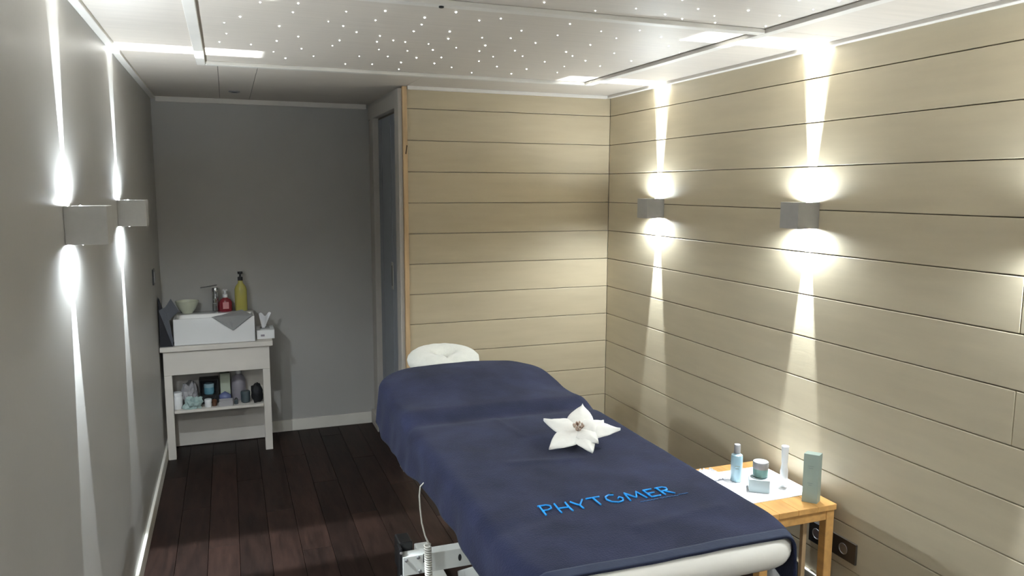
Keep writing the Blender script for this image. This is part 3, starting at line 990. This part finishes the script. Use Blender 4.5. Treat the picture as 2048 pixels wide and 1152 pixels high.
# basin: rectangular vessel with bowl and tap ledge
bs = thing('basin', (-0.095, 4.84, 0.669), 'white rectangular ceramic basin on the washstand top', 'basin')
x0, x1, y0, y1, z0, z1 = -0.316, 0.126, 4.700, 4.985, 0.6685, 0.822
yl = 4.868
mb = MB()
bm_v = [(x0, y0, z0), (x1, y0, z0), (x1, y1, z0), (x0, y1, z0), (x0, y0, z1), (x1, y0, z1), (x1, y1, z1), (x0, y1, z1)]
t_ = 0.014
inn = [(x0 + t_, y0 + t_, z1), (x1 - t_, y0 + t_, z1), (x1 - t_, yl, z1), (x0 + t_, yl, z1)]
bot = [(x0 + .05, y0 + .04, z0 + .03), (x1 - .05, y0 + .04, z0 + .03), (x1 - .05, yl - .03, z0 + .03), (x0 + .05, yl - .03, z0 + .03)]
fs = [(0, 3, 2, 1), (0, 1, 5, 4), (1, 2, 6, 5), (2, 3, 7, 6), (3, 0, 4, 7),
      (4, 5, 9, 8), (5, 6, 10, 9), (6, 7, 11, 10), (7, 4, 8, 11),
      (8, 9, 13, 12), (9, 10, 14, 13), (10, 11, 15, 14), (11, 8, 12, 15), (12, 13, 14, 15)]
mb.add(bm_v + inn + bot, fs).build('basin_body', 'ceramic', bs, bevel=0.005, smooth='auto', seg=3)
MB().lathe([(0.018, 0), (0.018, 0.003), (0, 0.004)], (-0.095, 4.79, z0 + .0302), 16).build('drain', 'chrome', bs)

TZ = 0.8225
tp = thing('basin_tap', (-0.088, 4.925, TZ), 'chrome mixer tap standing on the back ledge of the basin', 'tap')
MB().lathe([(0.024, 0), (0.024, 0.004), (0.0185, 0.008), (0.0175, 0.115), (0.019, 0.12), (0.019, 0.142), (0.016, 0.148), (0, 0.149)], (-0.088, 4.925, TZ), 24).build('tap_body', 'chrome', tp, smooth='auto')
MB().tube([(-0.088, 4.915, TZ + .075), (-0.090, 4.87, TZ + .082), (-0.092, 4.83, TZ + .080), (-0.092, 4.822, TZ + .066)], [0.012, 0.0115, 0.011, 0.010], 12).build('spout', 'chrome', tp, smooth='auto')
MB().obox((-0.122, 4.915, TZ + .158), (0.094, -0.02, 0.016), (0.003, 0.016, 0), (0, 0, 0.007)).build('lever', 'chrome', tp, bevel=0.0025)

rb = thing('soap_dispenser', (-0.032, 4.925, TZ), 'small red soap dispenser with a white pump beside the tap', 'soap dispenser')
c_ = (-0.032, 4.925, TZ)
MB().lathe([(0.034, 0), (0.038, 0.005), (0.038, 0.055), (0.030, 0.072), (0.014, 0.082), (0.013, 0.086)], c_, 24, sy=0.62).build('bottle_body', 'red_soap', rb, smooth='auto')
MB().lathe([(0.0135, 0.0855), (0.0135, 0.105), (0.006, 0.108), (0.006, 0.124), (0.014, 0.126), (0.014, 0.134), (0, 0.135)], c_, 16).build('pump', 'white_plastic', rb, smooth='auto')
MB().obox((-0.030, 4.9012, TZ + .038), (0.034, 0, 0), (0, 0.0016, 0), (0, 0, 0.040)).build('label', 'pink_label', rb, bevel=0.0006)
MB().obox((-0.032, 4.908, TZ + .130), (0.010, 0, 0), (0, 0.040, 0), (0, 0, 0.008)).build('nozzle', 'white_plastic', rb, bevel=0.002)

yb_ = thing('soap_bottle', (0.058, 4.925, TZ), 'tall yellow soap bottle with a black pump on the basin ledge', 'soap bottle')
c_ = (0.058, 4.925, TZ)
MB().lathe([(0.032, 0), (0.036, 0.005), (0.036, 0.130), (0.030, 0.150), (0.016, 0.168), (0.0135, 0.175), (0.0135, 0.186)], c_, 24, sy=0.68).build('bottle_body', 'yellow_soap', yb_, smooth='auto')
MB().lathe([(0.0150, 0.1855), (0.0150, 0.207), (0.0055, 0.210), (0.0055, 0.224), (0.014, 0.226), (0.015, 0.240), (0, 0.241)], c_, 16).build('pump', 'black_metal', yb_, smooth='auto')
MB().obox((0.060, 4.908, TZ + .234), (0.011, 0, 0), (0, 0.046, 0), (0, 0, 0.009)).build('nozzle', 'black_metal', yb_, bevel=0.002)

bw = MB().lathe([(0.026, 0), (0.030, 0.002), (0.031, 0.008), (0.050, 0.030), (0.062, 0.060), (0.066, 0.075), (0.0635, 0.0755), (0.058, 0.060), (0.045, 0.030), (0.02, 0.012), (0, 0.010)], (-0.247, 4.918, TZ), 32).build('bowl', 'bowl', smooth='auto')
tag(bw, 'pale green glazed bowl on the left end of the basin ledge', 'bowl')

# dark cloth bundle standing between wall and basin
dk = thing('folded_cloth', (-0.352, 4.76, 0.669), 'folded charcoal cloth standing between the grey wall and the basin', 'cloth')
mb = MB()
Zc = 0.6685
dv = [(-0.389, 4.700, Zc), (-0.322, 4.690, Zc), (-0.322, 4.80, Zc), (-0.389, 4.82, Zc), (-0.388, 4.715, 0.955), (-0.350, 4.705, 0.83), (-0.388, 4.80, 0.93), (-0.350, 4.79, 0.80)]
mb.add(dv, [(0, 3, 2, 1), (0, 1, 5, 4), (1, 2, 7, 5), (2, 3, 6, 7), (3, 0, 4, 6), (4, 5, 7, 6)]).build('dark_fold', 'dark_cloth', dk, bevel=0.002)
fold = [(-0.386, 4.697, 0.880), (-0.321, 4.686, Zc + .0005), (-0.3185, 4.690, 0.70), (-0.335, 4.700, 0.820), (-0.283, 4.716, 0.868), (-0.322, 4.722, 0.940), (-0.352, 4.705, 0.895)]
mb = MB()
mb.add(fold, [(0, 1, 3), (1, 2, 3), (0, 3, 6), (3, 4, 5), (3, 5, 6)]).build('light_fold', 'slate_cloth', dk, thick=0.003)

# grey cloth draped over the basin front rim
gcl = thing('wash_cloth', (0.005, 4.72, 0.745), 'grey wash cloth hanging as a triangle over the basin front rim', 'cloth')


def gfn(u, v):
    # v 0: back corner in the bowl/ledge, v 0.5: over the rim, v 1: hanging tip
    half = 0.112 * (1 - abs(v - 0.5) * 2) + 0.002
    cx = 0.004 + 0.055 * max(0, 0.5 - v) * 2
    xx = cx + (u * 2 - 1) * half
    wv = 0.004 * noise.noise(Vector((u * 5, v * 5, 7)))
    if v < 0.5:
        t = (0.5 - v) * 2
        return (xx, 4.696 + 0.17 * t, 0.8265 + 0.010 * t + wv * 0.5)
    t = (v - 0.5) * 2
    return (xx, 4.6945 - 0.003 * t + min(wv, 0), 0.8265 - 0.084 * t)


MB().grid(gfn, 20, 24).build('cloth', 'grey_cloth', gcl, smooth=True, thick=0.002)

# tissue box
tbx = thing('tissue_box', (0.186, 4.83, 0.669), 'white tissue box with a tissue pulled up, at the right end of the washstand', 'tissue box')
MB().box(0.136, 0.238, 4.755, 4.925, 0.6685, 0.722).build('box_body', 'white_plastic', tbx, bevel=0.002)
MB().box(0.160, 0.214, 4.80, 4.88, 0.722, 0.7232).build('opening', 'grey_cloth', tbx)


def tis(u, v):
    half = 0.008 + 0.028 * v
    return (0.178 + (u * 2 - 1) * half + 0.012 * v, 4.83 + 0.018 * math.sin(u * 7 + v * 2) * v, 0.7225 + 0.085 * v + 0.010 * math.sin(u * 9) * v)


MB().grid(tis, 14, 10).build('tissue', 'paper', tbx, smooth=True, thick=0.0008)
MB().obox((0.170, 4.754, 0.690), (0.022, 0, 0), (0, 0.0008, 0), (0, 0, 0.012)).build('printed_mark', 'lilac', tbx)

# ------------------------------------------------------------------ things on the washstand shelf
S = 0.2845


def simple(name, mb, mat, label, cat, **k):
    return tag(mb.build(name, mat, **k), label, cat)


cn = thing('canister', (-0.318, 4.765, S), 'white plastic canister at the left end of the washstand shelf', 'canister')
MB().lathe([(0.026, 0), (0.028, 0.003), (0.028, 0.068), (0.024, 0.074), (0.024, 0.078)], (-0.318, 4.765, S), 24).build('canister_body', 'white_plastic', cn, smooth='auto')
MB().lathe([(0.0265, 0.0775), (0.0265, 0.095), (0.025, 0.097), (0, 0.097)], (-0.318, 4.765, S), 24).build('lid', 'white_plastic', cn, smooth='auto')
mb = MB(); ico(mb, (-0.252, 4.835, S + .070), (0.046, 0.060, 0.078), 3, 0.45, 6, 2, flat=S)
simple('plastic_bag', mb, 'grey_plastic', 'crumpled translucent grey plastic bag on the washstand shelf', 'bag')
mb = MB(); ico(mb, (-0.232, 4.742, S + .022), (0.050, 0.030, 0.045), 3, 0.7, 7, 5, flat=S)
simple('film_wrap', mb, 'teal_cloth', 'crumpled pale teal film at the front of the washstand shelf', 'film')
bb = thing('black_box', (-0.146, 4.86, S), 'open black box holding a teal lidded tub on the washstand shelf', 'box')
q = MB()
q.box(-0.200, -0.092, 4.905, 4.911, S, S + .145).box(-0.200, -0.194, 4.82, 4.905, S, S + .145).box(-0.098, -0.092, 4.82, 4.905, S, S + .145).box(-0.194, -0.098, 4.82, 4.905, S, S + .05)
q.box(-0.194, -0.098, 4.82, 4.905, S + .139, S + .145)
q.build('box_shell', 'black_metal', bb)
tb2 = thing('tub', (-0.146, 4.855, S + .0505), 'teal tub with a pale lid inside the black box', 'tub')
MB().lathe([(0.026, 0), (0.029, 0.003), (0.029, 0.040), (0.027, 0.043)], (-0.146, 4.855, S + .0505), 20).build('tub_body', 'teal_blue', tb2, smooth='auto')
MB().lathe([(0.030, 0.042), (0.030, 0.062), (0.028, 0.064), (0, 0.064)], (-0.146, 4.855, S + .0505), 20).build('lid', 'blue_glass', tb2, smooth='auto')
simple('pot', MB().lathe([(0.017, 0), (0.019, 0.003), (0.019, 0.030), (0.0205, 0.031), (0.0205, 0.045), (0.019, 0.047), (0, 0.047)], (-0.152, 4.742, S), 20), 'pink_pot' if 'pink_pot' in M else 'white_plastic', 'small whitish pot at the front of the washstand shelf', 'pot', smooth='auto')
br = thing('brown_bottle', (-0.117, 4.755, S), 'small brown glass bottle at the front of the washstand shelf', 'bottle')
MB().lathe([(0.0135, 0), (0.0145, 0.002), (0.0145, 0.034), (0.008, 0.041), (0.008, 0.044)], (-0.117, 4.755, S), 16).build('bottle_body', 'brown_glass', br, smooth='auto')
MB().lathe([(0.0095, 0.0435), (0.0095, 0.054), (0, 0.055)], (-0.117, 4.755, S), 14).build('cap', 'black_metal', br, smooth='auto')
simple('green_carton', MB().obox((-0.055, 4.87, S + .085), (0.056, 0.004, 0), (-0.003, 0.045, 0), (0, 0, 0.17)), 'carton_green', 'upright pale green carton at the back of the washstand shelf', 'box', bevel=0.0015)
mb = MB(); ico(mb, (-0.058, 4.815, S + .026), (0.034, 0.024, 0.034), 2, 0.35, 4, 8, flat=S)
simple('blue_packet', mb, 'blue_pack', 'dull blue packet lying before the pale green carton', 'packet', smooth=True)
lb = thing('lilac_bottle', (0.022, 4.87, S), 'large greyish lilac bottle at the back of the washstand shelf', 'bottle')
MB().lathe([(0.038, 0), (0.042, 0.004), (0.042, 0.120), (0.030, 0.145), (0.016, 0.155), (0.015, 0.160)], (0.022, 4.87, S), 24).build('bottle_body', 'lilac', lb, smooth='auto')
MB().lathe([(0.018, 0.1595), (0.018, 0.185), (0, 0.186)], (0.022, 4.87, S), 18).build('cap', 'white_plastic', lb, smooth='auto')
tr = MB().box(-0.092, -0.014, 4.722, 4.786, S, S + .004)
tr.box(-0.092, -0.014, 4.722, 4.725, S + .004, S + .030).box(-0.092, -0.014, 4.783, 4.786, S + .004, S + .030).box(-0.092, -0.089, 4.725, 4.783, S + .004, S + .030).box(-0.017, -0.014, 4.725, 4.783, S + .004, S + .030)
simple('small_tray', tr, 'grey_plastic', 'small pale open tray at the front of the washstand shelf', 'tray')
vial = thing('metal_vial', (0.004, 4.752, S), 'tiny vial with a shiny metal cap on the washstand shelf', 'vial')
MB().lathe([(0.010, 0), (0.011, 0.002), (0.011, 0.022), (0.007, 0.026)], (0.004, 4.752, S), 14).build('vial_body', 'dark_teal', vial, smooth='auto')
MB().lathe([(0.0085, 0.0255), (0.0085, 0.034), (0.005, 0.038), (0, 0.039)], (0.004, 4.752, S), 14).build('cap', 'chrome', vial, smooth='auto')
dp = thing('dark_pot', (0.058, 4.772, S), 'dark teal round pot beside the black pouch on the washstand shelf', 'pot')
MB().lathe([(0.020, 0), (0.026, 0.006), (0.027, 0.045), (0.025, 0.050)], (0.058, 4.772, S), 20).build('pot_body', 'dark_teal', dp, smooth='auto')
MB().lathe([(0.028, 0.0495), (0.028, 0.066), (0.026, 0.070), (0, 0.071)], (0.058, 4.772, S), 20).build('lid', 'dark_teal', dp, smooth='auto')
mb = MB(); ico(mb, (0.124, 4.765, S + .055), (0.036, 0.050, 0.064), 3, 0.40, 5, 12, flat=S)
simple('black_pouch', mb, 'black_cloth', 'soft black pouch at the right end of the washstand shelf', 'pouch', smooth=True)
